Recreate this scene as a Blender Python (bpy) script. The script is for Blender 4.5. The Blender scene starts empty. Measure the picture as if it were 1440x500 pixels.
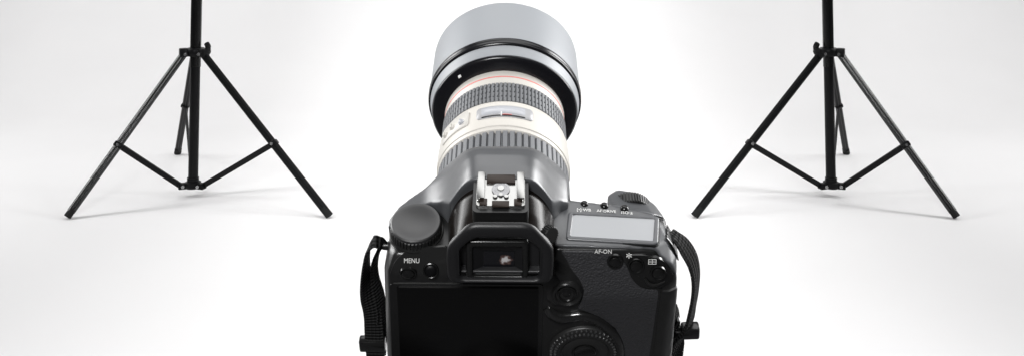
import bpy, bmesh, math, random
from mathutils import Vector, Matrix
random.seed(4)
PI = math.pi
R = math.radians
sc = bpy.context.scene
C = sc.collection

# ------------------------------------------------------------------ camera, world, light, exposure
EYE = 0.85
cd = bpy.data.cameras.new('view_camera')
cd.sensor_width = 36.0
cd.lens = 32.5
cd.shift_y = -0.25
cd.clip_start = 0.01
cd.clip_end = 100
cam = bpy.data.objects.new('view_camera', cd)
C.objects.link(cam)
cam.location = (0, 0, EYE)
cam.rotation_euler = (R(90), 0, 0)
sc.camera = cam

w = bpy.data.worlds.new("World")
sc.world = w
w.use_nodes = True
w.node_tree.nodes['Background'].inputs[0].default_value = (0.05, 0.05, 0.052, 1)
w.node_tree.nodes['Background'].inputs[1].default_value = 0.6

def area(name, loc, target, sx, sy, power, spread=180, col=(1, 1, 1)):
    l = bpy.data.lights.new(name, 'AREA')
    l.shape = 'RECTANGLE'
    l.size = sx
    l.size_y = sy
    l.energy = power
    l.color = col
    l.spread = R(spread)
    o = bpy.data.objects.new(name, l)
    C.objects.link(o)
    o.location = loc
    d = Vector(target) - Vector(loc)
    o.rotation_euler = d.to_track_quat('-Z', 'Y').to_euler()
    return o

# big overhead bank over the paper, a strip that burns the middle out, and a softbox over the subject
area('backdrop_bank', (0, 3.2, 2.2), (0, 5.2, 0.8), 7.0, 1.2, 39.5)
for sx in (-1, 1):
    area('floor_fill', (2.6 * sx, 2.0, 2.6), (2.0 * sx, 3.0, 0), 1.5, 1.2, 9.1)  # added unseen lamp, evens the near sides of the paper
    area('corner_fill', (3.0 * sx, 4.2, 2.0), (2.4 * sx, 5.0, 0.5), 1.2, 1.2, 8)  # added unseen lamp, lifts the far corners of the paper
area('overhead_bank', (0, 3.6, 3.2), (0, 3.6, 0), 7.0, 0.7, 10.5)
area('middle_strip', (0, 3.2, 3.4), (0, 3.7, 0), 0.4, 3.6, 10.0, 40)
area('subject_softbox', (0.12, 0.75, 1.95), (0.0, 0.55, 0.7), 1.7, 0.8, 10.0)
area('lens_fill_left', (-1.15, 0.95, 1.15), (0.0, 0.65, 0.75), 0.5, 0.9, 12)  # added unseen lamp, lifts the sheen on the hood's left side
area('lens_fill_right', (1.15, 0.95, 1.15), (0.0, 0.65, 0.75), 0.5, 0.9, 21)  # added unseen lamp, brightens hood and lens from the right
area('front_fill', (-0.5, -1.3, 1.75), (0.0, 0.5, 0.65), 0.6, 0.5, 38)  # added unseen fill behind the viewer for the camera's dark back
area('side_softbox_left', (-3.2, 2.2, 2.0), (-0.9, 3.0, 0.4), 0.5, 1.6, 24, 120)
area('side_softbox_right', (3.2, 2.2, 2.0), (0.9, 3.0, 0.4), 0.5, 1.6, 24, 120)

vs = sc.view_settings
sc.display_settings.display_device = 'sRGB'
vs.view_transform = 'Standard'
vs.look = 'None'
vs.exposure = 0
vs.gamma = 1
vs.use_curve_mapping = False
sc.render.engine = 'CYCLES'
sc.cycles.max_bounces = 8
sc.cycles.use_denoising = True

# ------------------------------------------------------------------ materials
MATS = {}
def mat(name, col, rough=0.5, spec=0.5, metal=0.0, bump=None, scale=200, coat=0.0, coat_rough=0.1, var=0.0, var_scale=30, rvar=0.0, emit=0):
    m = bpy.data.materials.new(name)
    m.use_nodes = True
    nt = m.node_tree
    b = nt.nodes['Principled BSDF']
    b.inputs['Base Color'].default_value = (*col, 1)
    b.inputs['Roughness'].default_value = rough
    b.inputs['Specular IOR Level'].default_value = spec
    b.inputs['Metallic'].default_value = metal
    b.inputs['Coat Weight'].default_value = coat
    b.inputs['Coat Roughness'].default_value = coat_rough
    tc = nt.nodes.new('ShaderNodeTexCoord')
    if bump:
        n = nt.nodes.new('ShaderNodeTexNoise')
        n.inputs['Scale'].default_value = scale
        n.inputs['Detail'].default_value = 3
        nt.links.new(tc.outputs['Object'], n.inputs['Vector'])
        bp = nt.nodes.new('ShaderNodeBump')
        bp.inputs['Strength'].default_value = bump
        bp.inputs['Distance'].default_value = 0.0005
        nt.links.new(n.outputs['Fac'], bp.inputs['Height'])
        nt.links.new(bp.outputs['Normal'], b.inputs['Normal'])
    if var or rvar:
        n2 = nt.nodes.new('ShaderNodeTexNoise')
        n2.inputs['Scale'].default_value = var_scale
        n2.inputs['Detail'].default_value = 4
        nt.links.new(tc.outputs['Object'], n2.inputs['Vector'])
        if var:
            mx = nt.nodes.new('ShaderNodeMapRange')
            mx.inputs['To Min'].default_value = 1 - var
            mx.inputs['To Max'].default_value = 1 + var
            nt.links.new(n2.outputs['Fac'], mx.inputs['Value'])
            mul = nt.nodes.new('ShaderNodeVectorMath')
            mul.operation = 'SCALE'
            mul.inputs[0].default_value = col
            nt.links.new(mx.outputs['Result'], mul.inputs['Scale'])
            nt.links.new(mul.outputs['Vector'], b.inputs['Base Color'])
        if rvar:
            mr = nt.nodes.new('ShaderNodeMapRange')
            mr.inputs['To Min'].default_value = max(0.02, rough - rvar)
            mr.inputs['To Max'].default_value = rough + rvar
            nt.links.new(n2.outputs['Fac'], mr.inputs['Value'])
            nt.links.new(mr.outputs['Result'], b.inputs['Roughness'])
    MATS[name] = m
    return m

PAPER = mat('seamless_paper', (0.780, 0.774, 0.775), 0.75, 0.25, var=0.03, var_scale=2.2)
STUDIO = mat('studio_floor', (0.03, 0.03, 0.032), 0.6, var=0.2, var_scale=3)
BODY = mat('body_plastic', (0.013, 0.013, 0.013), 0.32, 0.55, bump=0.08, scale=2500, rvar=0.06, var_scale=60)
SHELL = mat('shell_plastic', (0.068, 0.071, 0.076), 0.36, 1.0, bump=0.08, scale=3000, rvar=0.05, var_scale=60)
GLOSS = mat('gloss_plastic', (0.008, 0.008, 0.008), 0.2, 0.6, rvar=0.05, var_scale=80)
SCREEN = mat('screen_glass', (0.002, 0.002, 0.002), 0.12, 0.3, rvar=0.08, var_scale=45)
RUBBER = mat('eyecup_rubber', (0.011, 0.011, 0.012), 0.42, 0.55, bump=0.1, scale=1800)
KNOB = mat('knurl_gloss', (0.035, 0.035, 0.036), 0.3, 0.9)
RIDGE = mat('ridge_gloss', (0.010, 0.010, 0.010), 0.22, 1.0)
BUTTON = mat('button_plastic', (0.008, 0.008, 0.008), 0.2, 0.5)
DIALTOP = mat('dial_top', (0.018, 0.018, 0.019), 0.45, 1.0, bump=0.05, scale=2500)
KNURL = mat('dial_knurl', (0.014, 0.014, 0.014), 0.42, 0.6)
CHROME = mat('shoe_metal', (0.45, 0.45, 0.44), 0.3, 0.5, 1.0, rvar=0.06, var_scale=300)
SHOEDARK = mat('shoe_spring', (0.03, 0.022, 0.018), 0.3, 0.3, 0.3)
GREYPANEL = mat('lcd_surround', (0.075, 0.078, 0.085), 0.4, 1.0, rvar=0.03, var_scale=80)
LCD = mat('lcd_glass', (0.42, 0.43, 0.445), 0.2, 0.4, var=0.02, var_scale=30)
INK = mat('white_ink', (0.85, 0.85, 0.83), 0.5)
LENSW = mat('lens_white', (0.66, 0.632, 0.585), 0.42, 0.5, bump=0.06, scale=2500, var=0.015, var_scale=40)
LENSG = mat('lens_grip_rubber', (0.15, 0.155, 0.165), 0.55, 0.9)
HOODM = mat('hood_plastic', (0.31, 0.325, 0.345), 0.5, 0.9, bump=0.05, scale=2500, rvar=0.04, var_scale=30)  # black plastic, its bright sheen put into this grey base colour
HOODB = mat('hood_black', (0.008, 0.008, 0.01), 0.22, 0.4)
REDM = mat('red_line', (0.80, 0.22, 0.20), 0.4)
HOUSE = mat('housing_plastic', (0.010, 0.008, 0.007), 0.22, 0.16, rvar=0.04, var_scale=80)
TUNNEL = mat('tunnel_plastic', (0.010, 0.010, 0.011), 0.45, 0.25)
WINF = mat('window_frame', (0.42, 0.42, 0.43), 0.35, 0.6)
WING = mat('window_glass', (0.50, 0.51, 0.54), 0.12, 0.6)
SWG = mat('switch_plate', (0.62, 0.60, 0.56), 0.4)
GLASS = mat('front_glass', (0.01, 0.012, 0.02), 0.03, 0.8)
STANDM = mat('stand_black', (0.004, 0.004, 0.004), 0.22, 0.35, rvar=0.06, var_scale=20)
STANDL = mat('stand_gloss', (0.003, 0.003, 0.003), 0.18, 0.6)
STANDG = mat('stand_satin', (0.0045, 0.0045, 0.005), 0.38, 0.13)
STEEL = mat('screw_steel', (0.75, 0.75, 0.75), 0.25, 0.5, 1.0)
FOOTM = mat('foot_rubber', (0.008, 0.008, 0.008), 0.7, 0.2)

# pebbled leatherette
LEATH = mat('leatherette', (0.034, 0.034, 0.037), 0.48, 0.6)
def leather_nodes(m):
    nt = m.node_tree
    b = nt.nodes['Principled BSDF']
    tc = nt.nodes.new('ShaderNodeTexCoord')
    v = nt.nodes.new('ShaderNodeTexVoronoi')
    v.inputs['Scale'].default_value = 1050
    n = nt.nodes.new('ShaderNodeTexNoise')
    n.inputs['Scale'].default_value = 700
    n.inputs['Detail'].default_value = 3
    ad = nt.nodes.new('ShaderNodeMath')
    ad.operation = 'ADD'
    bp = nt.nodes.new('ShaderNodeBump')
    bp.inputs['Strength'].default_value = 0.65
    bp.inputs['Distance'].default_value = 0.0006
    nt.links.new(tc.outputs['Object'], v.inputs['Vector'])
    nt.links.new(tc.outputs['Object'], n.inputs['Vector'])
    nt.links.new(v.outputs['Distance'], ad.inputs[0])
    nt.links.new(n.outputs['Fac'], ad.inputs[1])
    nt.links.new(ad.outputs[0], bp.inputs['Height'])
    nt.links.new(bp.outputs['Normal'], b.inputs['Normal'])
leather_nodes(LEATH)

# woven webbing: rib bump runs along the ribbon's UV
WEB = mat('webbing', (0.009, 0.009, 0.0095), 0.65, 0.15)
def web_nodes(m):
    nt = m.node_tree
    b = nt.nodes['Principled BSDF']
    uv = nt.nodes.new('ShaderNodeUVMap')
    sp = nt.nodes.new('ShaderNodeSeparateXYZ')
    nt.links.new(uv.outputs['UV'], sp.inputs[0])
    def wave(sock, k):
        mu = nt.nodes.new('ShaderNodeMath'); mu.operation = 'MULTIPLY'; mu.inputs[1].default_value = k
        s = nt.nodes.new('ShaderNodeMath'); s.operation = 'SINE'
        nt.links.new(sock, mu.inputs[0]); nt.links.new(mu.outputs[0], s.inputs[0])
        return s.outputs[0]
    a = wave(sp.outputs['Y'], 2 * PI / 2.3)
    c = wave(sp.outputs['X'], 2 * PI / 2.0)
    ad = nt.nodes.new('ShaderNodeMath'); ad.operation = 'MULTIPLY_ADD'; ad.inputs[1].default_value = 0.4
    nt.links.new(c, ad.inputs[0]); nt.links.new(a, ad.inputs[2])
    bp = nt.nodes.new('ShaderNodeBump')
    bp.inputs['Strength'].default_value = 0.8
    bp.inputs['Distance'].default_value = 0.0014
    mr = nt.nodes.new('ShaderNodeMapRange')
    mr.inputs['From Min'].default_value = -1.2; mr.inputs['From Max'].default_value = 1.2
    mr.inputs['To Min'].default_value = 0.006; mr.inputs['To Max'].default_value = 0.028
    nt.links.new(ad.outputs[0], mr.inputs['Value'])
    nt.links.new(mr.outputs['Result'], b.inputs['Base Color'])
    nt.links.new(ad.outputs[0], bp.inputs['Height'])
    nt.links.new(bp.outputs['Normal'], b.inputs['Normal'])
web_nodes(WEB)

# ------------------------------------------------------------------ mesh helpers (millimetres in, metres out)
K = 0.001
def finish(name, bm, m, parent=None, smooth=True, scale=K, angle=35):
    if scale != 1:
        bmesh.ops.scale(bm, vec=(scale,) * 3, verts=bm.verts)
    bmesh.ops.recalc_face_normals(bm, faces=bm.faces)
    me = bpy.data.meshes.new(name)
    bm.to_mesh(me)
    bm.free()
    return link(name, me, m, parent, smooth, angle)

def link(name, me, m, parent=None, smooth=True, angle=35):
    if smooth:
        me.shade_smooth()
        try:
            me.set_sharp_from_angle(angle=R(angle))
        except Exception:
            pass
    me.materials.clear()
    me.materials.append(m)
    o = bpy.data.objects.new(name, me)
    C.objects.link(o)
    if parent is not None:
        o.parent = parent
    return o

def bevel_edges(bm, off, seg=2, angle=30):
    es = [e for e in bm.edges if len(e.link_faces) == 2 and e.calc_face_angle(0) > R(angle)]
    if es:
        bmesh.ops.bevel(bm, geom=es, offset=off, segments=seg, affect='EDGES', profile=0.5, clamp_overlap=True)

def box(bm, c, s, bev=0.0, rot=None, seg=2):
    t = bmesh.new()
    bmesh.ops.create_cube(t, size=1)
    bmesh.ops.scale(t, vec=s, verts=t.verts)
    if bev:
        bevel_edges(t, bev, seg)
    if rot is not None:
        bmesh.ops.rotate(t, matrix=rot.to_3x3() if len(rot) == 4 else rot, verts=t.verts)
    bmesh.ops.translate(t, vec=c, verts=t.verts)
    merge(bm, t)

def merge(bm, t):
    me = bpy.data.meshes.new('tmp')
    t.to_mesh(me)
    t.free()
    bm.from_mesh(me)
    bpy.data.meshes.remove(me)

def hull(bm, pts):
    t = bmesh.new()
    for p in pts:
        t.verts.new(p)
    bmesh.ops.convex_hull(t, input=t.verts)
    bmesh.ops.delete(t, geom=[v for v in t.verts if not v.link_faces], context='VERTS')
    merge(bm, t)

def lathe(bm, prof, axis='y', c=(0, 0, 0), seg=96, close=False):
    """prof: list of (along, radius); axis 'y' or 'z'. Ends with radius 0 are capped."""
    rings = []
    c = Vector(c)
    def P(a, r, t):
        if axis == 'y':
            return c + Vector((r * math.sin(t), a, r * math.cos(t)))
        if axis == 'x':
            return c + Vector((a, r * math.sin(t), r * math.cos(t)))
        return c + Vector((r * math.sin(t), r * math.cos(t), a))
    for a, r in prof:
        if r <= 1e-6:
            rings.append([bm.verts.new(P(a, 0, 0))])
        else:
            rings.append([bm.verts.new(P(a, r, 2 * PI * i / seg)) for i in range(seg)])
    if close:
        rings.append(rings[0])
    for A, B in zip(rings, rings[1:]):
        for i in range(seg):
            j = (i + 1) % seg
            if len(A) == 1 and len(B) == 1:
                continue
            if len(A) == 1:
                bm.faces.new((A[0], B[i], B[j]))
            elif len(B) == 1:
                bm.faces.new((A[i], A[j], B[0]))
            else:
                bm.faces.new((A[i], A[j], B[j], B[i]))

def smooth_path(pts, n=8):
    """Catmull-Rom through the points."""
    P = [Vector(p) for p in pts]
    P = [P[0] * 2 - P[1]] + P + [P[-1] * 2 - P[-2]]
    out = []
    for i in range(1, len(P) - 2):
        for k in range(n):
            t = k / n
            a, b, c, d = P[i - 1], P[i], P[i + 1], P[i + 2]
            out.append(0.5 * ((2 * b) + (c - a) * t + (2 * a - 5 * b + 4 * c - d) * t * t + (3 * b - a - 3 * c + d) * t ** 3))
    out.append(P[-2].copy())
    return out

def tube(bm, pts, r, seg=12, up=(0, 0, 1), flat=1.0, smooth=0):
    """round or flattened tube; r may be a list"""
    pts = smooth_path(pts, smooth) if smooth else [Vector(p) for p in pts]
    n = len(pts)
    rings = []
    prev = None
    for i, p in enumerate(pts):
        d = (pts[min(i + 1, n - 1)] - pts[max(i - 1, 0)]).normalized()
        u = Vector(up) if prev is None else prev
        u = (u - d * u.dot(d))
        if u.length < 1e-5:
            u = d.orthogonal()
        u.normalize()
        prev = u
        v = d.cross(u)
        if isinstance(r, (list, tuple)):
            f = i / (n - 1) * (len(r) - 1)
            k = min(int(f), len(r) - 2)
            rr = r[k] + (r[k + 1] - r[k]) * (f - k)
        else:
            rr = r
        rings.append([bm.verts.new(p + u * (rr * math.cos(a)) * flat + v * (rr * math.sin(a))) for a in [2 * PI * j / seg for j in range(seg)]])
    for A, B in zip(rings, rings[1:]):
        for i in range(seg):
            j = (i + 1) % seg
            bm.faces.new((A[i], A[j], B[j], B[i]))
    bm.faces.new(rings[0][::-1])
    bm.faces.new(rings[-1])

def rounded(pts, rad, n=4):
    """round the corners of a 2D polygon"""
    out = []
    N = len(pts)
    for i in range(N):
        p = Vector(pts[i]); a = Vector(pts[i - 1]); b = Vector(pts[(i + 1) % N])
        da, db = (a - p), (b - p)
        r = min(rad, da.length * 0.45, db.length * 0.45)
        s, e = p + da.normalized() * r, p + db.normalized() * r
        for k in range(n + 1):
            t = k / n
            out.append(tuple(s * (1 - t) ** 2 + p * 2 * t * (1 - t) + e * t * t))
    return out

def slab(bm, outline, place, thick, bev=0.4, drape=0):
    """outline (u,v) -> place(u,v,h); a plate from h=0 to h=thick with a small bevelled rim"""
    N = len(outline)
    cx = sum(p[0] for p in outline) / N
    cy = sum(p[1] for p in outline) / N
    t2 = bmesh.new()
    vs = [t2.verts.new((p[0], p[1], 0)) for p in outline]
    t2.faces.new(vs)
    r = bmesh.ops.inset_region(t2, faces=t2.faces[:], thickness=bev, use_even_offset=True)
    inner = max(t2.faces, key=lambda f: f.calc_area())
    if drape:
        bmesh.ops.triangulate(t2, faces=[inner])
    for v in t2.verts:
        v.co.z = thick - bev
    innerv = set()
    for f in t2.faces:
        pass
    outer = set(vs)
    for v in t2.verts:
        if v not in outer:
            v.co.z = thick
    ring = [t2.verts.new((p[0], p[1], -0.8)) for p in outline]
    for i in range(N):
        j = (i + 1) % N
        t2.faces.new((ring[i], ring[j], vs[j], vs[i]))
    if drape:
        for _ in range(drape):
            es = [e for e in t2.edges if e.calc_length() > 4.0]
            if not es:
                break
            bmesh.ops.subdivide_edges(t2, edges=es, cuts=1)
            bmesh.ops.triangulate(t2, faces=[f for f in t2.faces if len(f.verts) > 4])
    for v in t2.verts:
        v.co = place(v.co.x, v.co.y, v.co.z)
    merge(bm, t2)

def ys(x, z):
    """the back's depth: plane at y=0, leaning forward towards the top plate"""
    if x > 25:
        return 0.28 * max(0.0, z - 5)
    if x < -24:
        return 0.6 * max(0.0, z - 21)
    return 0.0
def back(off=0.0):
    return lambda u, v, h: Vector((u, ys(u, v) - off - h, v))
def flat_back(y):
    return lambda u, v, h: Vector((u, y - h, v))
def flat_top(z):
    return lambda u, v, h: Vector((u, v, z + h))

def text(name, s, size, loc, rot, m, parent, depth=0.05, align='CENTER', xs=1.0, off=0.006):
    cu = bpy.data.curves.new(name, 'FONT')
    cu.body = s
    cu.size = size * K
    cu.extrude = depth * K
    cu.align_x = align
    cu.offset = off * size * K
    cu.resolution_u = 3
    o = bpy.data.objects.new(name, cu)
    C.objects.link(o)
    dg = bpy.context.evaluated_depsgraph_get()
    me = bpy.data.meshes.new_from_object(o.evaluated_get(dg))
    bpy.data.objects.remove(o)
    bpy.data.curves.remove(cu)
    o = link(name, me, m, parent, smooth=False)
    o.location = Vector(loc) * K
    o.rotation_euler = rot
    o.scale = (xs, 1, 1)
    return o

def gear(bm, y0, y1, r, n, depth, duty=0.6, axis='z', c=(0, 0, 0), rows=None, ny=2, sub=8, ends=1.0):
    """a ribbed ring; rows = list of y positions where the grooves widen into notches"""
    ysmp = [y0, y0 + ends * 0.3, y1 - ends * 0.3, y1]
    if rows:
        ysmp = sorted(set([y0, y0 + 0.4, y1 - 0.4, y1] + [q + d for q in rows for d in (-0.65, -0.5, 0.5, 0.65)]))
    N = n * sub
    rings = []
    c = Vector(c)
    for k, a in enumerate(ysmp):
        ring = []
        edge = k in (0, len(ysmp) - 1)
        wide = rows and any(abs(a - q) < 0.55 for q in rows)
        for i in range(N):
            ph = (i % sub) / sub
            d = duty * (0.62 if wide else 1)
            rr = r if ph < d else r - depth
            if edge:
                rr -= min(0.35, depth)
            t = 2 * PI * i / N
            if axis == 'y':
                p = c + Vector((rr * math.sin(t), a, rr * math.cos(t)))
            else:
                p = c + Vector((rr * math.sin(t), rr * math.cos(t), a))
            ring.append(bm.verts.new(p))
        rings.append(ring)
    for A, B in zip(rings, rings[1:]):
        for i in range(N):
            j = (i + 1) % N
            bm.faces.new((A[i], A[j], B[j], B[i]))
    bm.faces.new(rings[0])
    bm.faces.new(rings[-1])

def cyl_patch(bm, y0, y1, a0, a1, r0, r1, n=16, rc=0.0, bev=0.25):
    """a raised patch wrapped on a cylinder about the lens axis; angles in degrees clockwise from the top; y0/y1 may be callables"""
    nr = 5
    top, botm = [], []
    for i in range(n + 1):
        f = i / n
        a = R(a0 + (a1 - a0) * f)
        s = (a1 - a0) * min(f, 1 - f) * PI / 180 * r1
        cut = 0
        if rc and s < rc:
            cut = rc - math.sqrt(max(0, rc * rc - (rc - s) ** 2))
        Y = [y0 + cut, y0 + cut + bev, y1 - cut - bev, y1 - cut]
        rr = [r1 - bev, r1, r1, r1 - bev]
        if i in (0, n):
            rr = [r1 - bev] * 4
        top.append([bm.verts.new((q * math.sin(a), y, q * math.cos(a))) for y, q in zip(Y, rr)])
        botm.append([bm.verts.new((r0 * math.sin(a), y, r0 * math.cos(a))) for y in (Y[0], Y[3])])
    for i in range(n):
        for k in range(3):
            bm.faces.new((top[i][k], top[i][k + 1], top[i + 1][k + 1], top[i + 1][k]))
        bm.faces.new((top[i][0], top[i + 1][0], botm[i + 1][0], botm[i][0]))
        bm.faces.new((top[i][3], botm[i][1], botm[i + 1][1], top[i + 1][3]))
    for i in (0, n):
        bm.faces.new((top[i][0], top[i][1], top[i][2], top[i][3], botm[i][1], botm[i][0]))

def tag(o, label=None, cat=None, group=None, kind=None):
    if label: o['label'] = label
    if cat: o['category'] = cat
    if group: o['group'] = group
    if kind: o['kind'] = kind
    return o

# ------------------------------------------------------------------ setting: studio floor and white seamless paper
bm = bmesh.new()
bmesh.ops.create_grid(bm, x_segments=2, y_segments=2, size=1)
bmesh.ops.scale(bm, vec=(9, 7, 1), verts=bm.verts)
bmesh.ops.translate(bm, vec=(0, 2.5, -0.006), verts=bm.verts)
tag(finish('studio_floor', bm, STUDIO, scale=1), kind='structure')

bm = bmesh.new()
prof = [(1.35, 0.0), (2.0, 0), (3.0, 0), (3.9, 0.0)]
RC = 1.3
for i in range(1, 25):
    a = R(90) * i / 24
    prof.append((3.9 + RC * math.sin(a), RC - RC * math.cos(a)))
prof += [(3.9 + RC, 2.2), (3.9 + RC, 3.2)]
rows_ = [[bm.verts.new((x, y, z)) for x in (-4.2, -2.1, 0, 2.1, 4.2)] for y, z in prof]
for A, B in zip(rows_, rows_[1:]):
    for i in range(4):
        bm.faces.new((A[i], A[i + 1], B[i + 1], B[i]))
tag(finish('backdrop_paper', bm, PAPER, scale=1), kind='structure')

# ------------------------------------------------------------------ the camera on show
root = bpy.data.objects.new('digital_camera', None)
C.objects.link(root)
e_, yw, rl = 0.5176, -0.0056, 0.0017
MR = Matrix.Rotation(rl, 3, 'Y') @ Matrix.Rotation(e_, 3, 'X') @ Matrix.Rotation(yw, 3, 'Z')
root.rotation_euler = MR.to_euler()
root.location = (-0.00542, 0.4508, EYE - 0.18518)
tag(root, 'black digital camera seen from behind with a long white zoom lens and hood pointing away', 'camera')

# --- body shell: hulls fused into one skin
def fused(name, build, m, parent, voxel, iters, factor=0.5):
    b = bmesh.new()
    build(b)
    bmesh.ops.scale(b, vec=(K,) * 3, verts=b.verts)
    bmesh.ops.recalc_face_normals(b, faces=b.faces)
    me = bpy.data.meshes.new('tmp')
    b.to_mesh(me)
    b.free()
    o = bpy.data.objects.new('tmp', me)
    C.objects.link(o)
    r = o.modifiers.new('r', 'REMESH')
    r.mode = 'VOXEL'
    r.voxel_size = voxel * K
    s = o.modifiers.new('s', 'SMOOTH')
    s.factor = factor
    s.iterations = iters
    dg = bpy.context.evaluated_depsgraph_get()
    dg.update()
    new = bpy.data.meshes.new_from_object(o.evaluated_get(dg))
    bpy.data.objects.remove(o)
    bpy.data.meshes.remove(me)
    ob = link(name, new, m, parent, angle=180)
    return ob

def build_body(b):
    # main block, back leaning forward at the top on both shoulders
    hull(b, [(-56, 0, -50), (-59.5, 5, -50), (-59.5, 34, -50), (-52, 42, -50), (30, 42, -50), (30, 0, -50),
             (-53.5, 0, 21), (-56.5, 5, 18), (-56, 34, 18), (-50, 41, 18), (30, 41, 24), (30, 0, 12),
             (-50.5, 5, 28.5), (-54, 10, 26), (-54, 28, 25), (-47, 38, 24), (-25, 7, 29.5), (-25, 40, 27), (20, 4, 29.5), (20, 40, 29)])
    hull(b, [(18, 0, -50), (84, 0, -50), (88.5, 6, -50), (88.5, 30, -50), (80, 42, -50), (18, 42, -50),
             (18, 0, 5), (79, 0, 5), (86.5, 8, 8), (86.5, 32, 8), (80, 40, 10), (18, 40, 10),
             (26, 7, 29.4), (60, 7, 29.4), (74, 7.5, 28.2), (81, 15, 26), (82, 28, 23), (75, 31, 27.5), (32, 36.5, 29.4), (50, 34, 29.4)])
    # finger grip in front
    hull(b, [(60, 34, -50), (62, 66, -50), (80, 68, -50), (88, 56, -50), (88, 30, -50),
             (58, 34, 16), (60, 56, 13), (76, 58, 11), (86, 46, 8), (86.5, 30, 8)])
    # shutter button hump
    hull(b, [(54, 36, 26), (55, 46, 24), (60, 52, 21.5), (71, 52, 19.5), (79, 45, 18.5), (82, 34, 21), (76, 31, 26),
             (54, 36, 5), (56, 50, 5), (76, 53, 5), (84, 38, 5)])
    # mount surround
    t = bmesh.new()
    lathe(t, [(20, 0), (20, 33), (52, 31.5), (54, 30), (54, 0)], 'y', (0, 0, 0), 64)
    merge(b, t)
    hull(b, [(-40, 30, 24), (-31, 47, 12), (31, 47, 12), (36, 36, 27), (-26, 42, 34), (26, 42, 34), (-30, 30, 20), (30, 30, 20), (0, 50, 20)])
fused('body', build_body, BODY, root, 0.75, 22)

def loft(b, secs, zb, n=48):
    """sections (y, half width, top z, exponent): superellipse arches standing on z = zb"""
    rings = []
    for y, w_, zt, p in secs:
        ring = []
        for i in range(n + 1):
            t = PI * i / n
            cx_, sx_ = math.cos(t), math.sin(t)
            k = (abs(cx_) ** p + abs(sx_) ** p) ** (-1 / p)
            ring.append(b.verts.new((-w_ * cx_ * k, y, zb + (zt - zb) * sx_ * k)))
        rings.append(ring)
    for A, B in zip(rings, rings[1:]):
        for i in range(n):
            b.faces.new((A[i], A[i + 1], B[i + 1], B[i]))
        b.faces.new((A[0], B[0], B[n], A[n]))
    b.faces.new(rings[0])
    b.faces.new(rings[-1])

def build_housing(b):
    t = bmesh.new()
    loft(t, [(0.5, 26, 46, 2.6), (2.0, 26, 48.5, 2.6), (4, 26, 50, 2.6), (10, 26, 53, 2.5), (18, 26.5, 56, 2.4), (26, 27, 57.5, 2.4), (32, 27, 57, 2.4)], 18)
    merge(b, t)
fused('viewfinder_housing', build_housing, HOUSE, root, 0.7, 5)

def interp(x, pts):
    if x <= pts[0][0]:
        return pts[0][1]
    for (a, u), (b, v) in zip(pts, pts[1:]):
        if x <= b:
            t = (x - a) / (b - a)
            t = t * t * (3 - 2 * t) if False else t
            return u + (v - u) * t
    return pts[-1][1]

def build_flash(b):
    """the flash cover and left shoulder as one flared surface: a flat-topped ridge that runs out into the top plate"""
    xs = [-56.5 + 1.5 * i for i in range(61)]
    xs = [x for x in xs if x <= 34]
    NY = 26
    ZT = [(15, 60.4), (22, 60.6), (30, 60.8), (38, 60.0), (44, 58.0), (49, 54.8), (53, 51), (57, 45.5), (60, 39.5), (62, 34)]
    top, low = [], []
    for x in xs:
        u = abs(x)
        yf = interp(u, [(0, 62), (20, 61.5), (27, 58), (33, 51), (38, 46), (46, 41), (52, 36), (57, 29)])
        y0 = interp(u, [(0, 21.5), (25, 21.5), (29, 28), (36, 33), (44, 33), (51, 29), (57, 24)])
        base = interp(u, [(0, 27.5), (36, 27.5), (46, 26.8), (52, 26.0), (57, 23.5)]) if x < 0 else 28.5
        r, l = [], []
        for k in range(NY):
            y = y0 + (yf - y0) * k / (NY - 1)
            wid = interp(y, [(21, 25.0), (34, 26.0), (46, 27.2), (62, 26.8)])
            S = 1 / (1 + (u / wid) ** 5.5)
            z = base + (max(interp(y, ZT), base) - base) * S
            r.append(b.verts.new((x, y, z)))
            l.append(b.verts.new((x, y, 14)))
        top.append(r)
        low.append(l)
    n = len(xs)
    for i in range(n - 1):
        for k in range(NY - 1):
            b.faces.new((top[i][k], top[i + 1][k], top[i + 1][k + 1], top[i][k + 1]))
            b.faces.new((low[i][k], low[i][k + 1], low[i + 1][k + 1], low[i + 1][k]))
        b.faces.new((top[i][0], low[i][0], low[i + 1][0], top[i + 1][0]))
        b.faces.new((top[i][-1], top[i + 1][-1], low[i + 1][-1], low[i][-1]))
    for i in (0, n - 1):
        for k in range(NY - 1):
            b.faces.new((top[i][k], top[i][k + 1], low[i][k + 1], low[i][k]))
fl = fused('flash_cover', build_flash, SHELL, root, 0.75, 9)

def build_top_right(b):
    hull(b, [(25.5, 8.2, 30.2), (60, 7.2, 30.2), (73.6, 8.0, 29), (81.5, 15.5, 26.8), (82.4, 24, 24.5), (75.6, 31, 28.2), (55, 34.6, 30.2), (34, 37.5, 30.2), (26, 37, 31),
             (25.5, 9.5, 24), (60, 9, 24), (74, 9.5, 23), (83.6, 16, 20), (84, 25, 18), (75.5, 32, 20), (55, 35, 22), (34, 38.5, 22), (26, 38, 22)])
    hull(b, [(24, 14, 31), (24, 36, 33), (34, 37, 30), (32, 14, 30), (22, 14, 24), (22, 38, 24), (34, 38, 24)])
    hull(b, [(53.6, 37, 26), (54.6, 46, 24.8), (60, 52.5, 22.2), (71, 52.5, 20.2), (79.4, 45, 19.2), (82.6, 34, 21.6), (76, 31, 27), (57, 35, 29),
             (54, 38, 18), (56, 50, 16), (76, 53, 14), (84, 38, 14)])
    # right shoulder sweep running down beside the strap opening
    hull(b, [(73, 8, 29), (81.5, 15, 26.5), (85.5, 11, 19), (87, 14, 10), (86, 8, 9), (82.5, 5, 20), (76, 6, 26), (82, 16, 12)])
fused('top_cover', build_top_right, SHELL, root, 0.7, 14)

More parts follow.
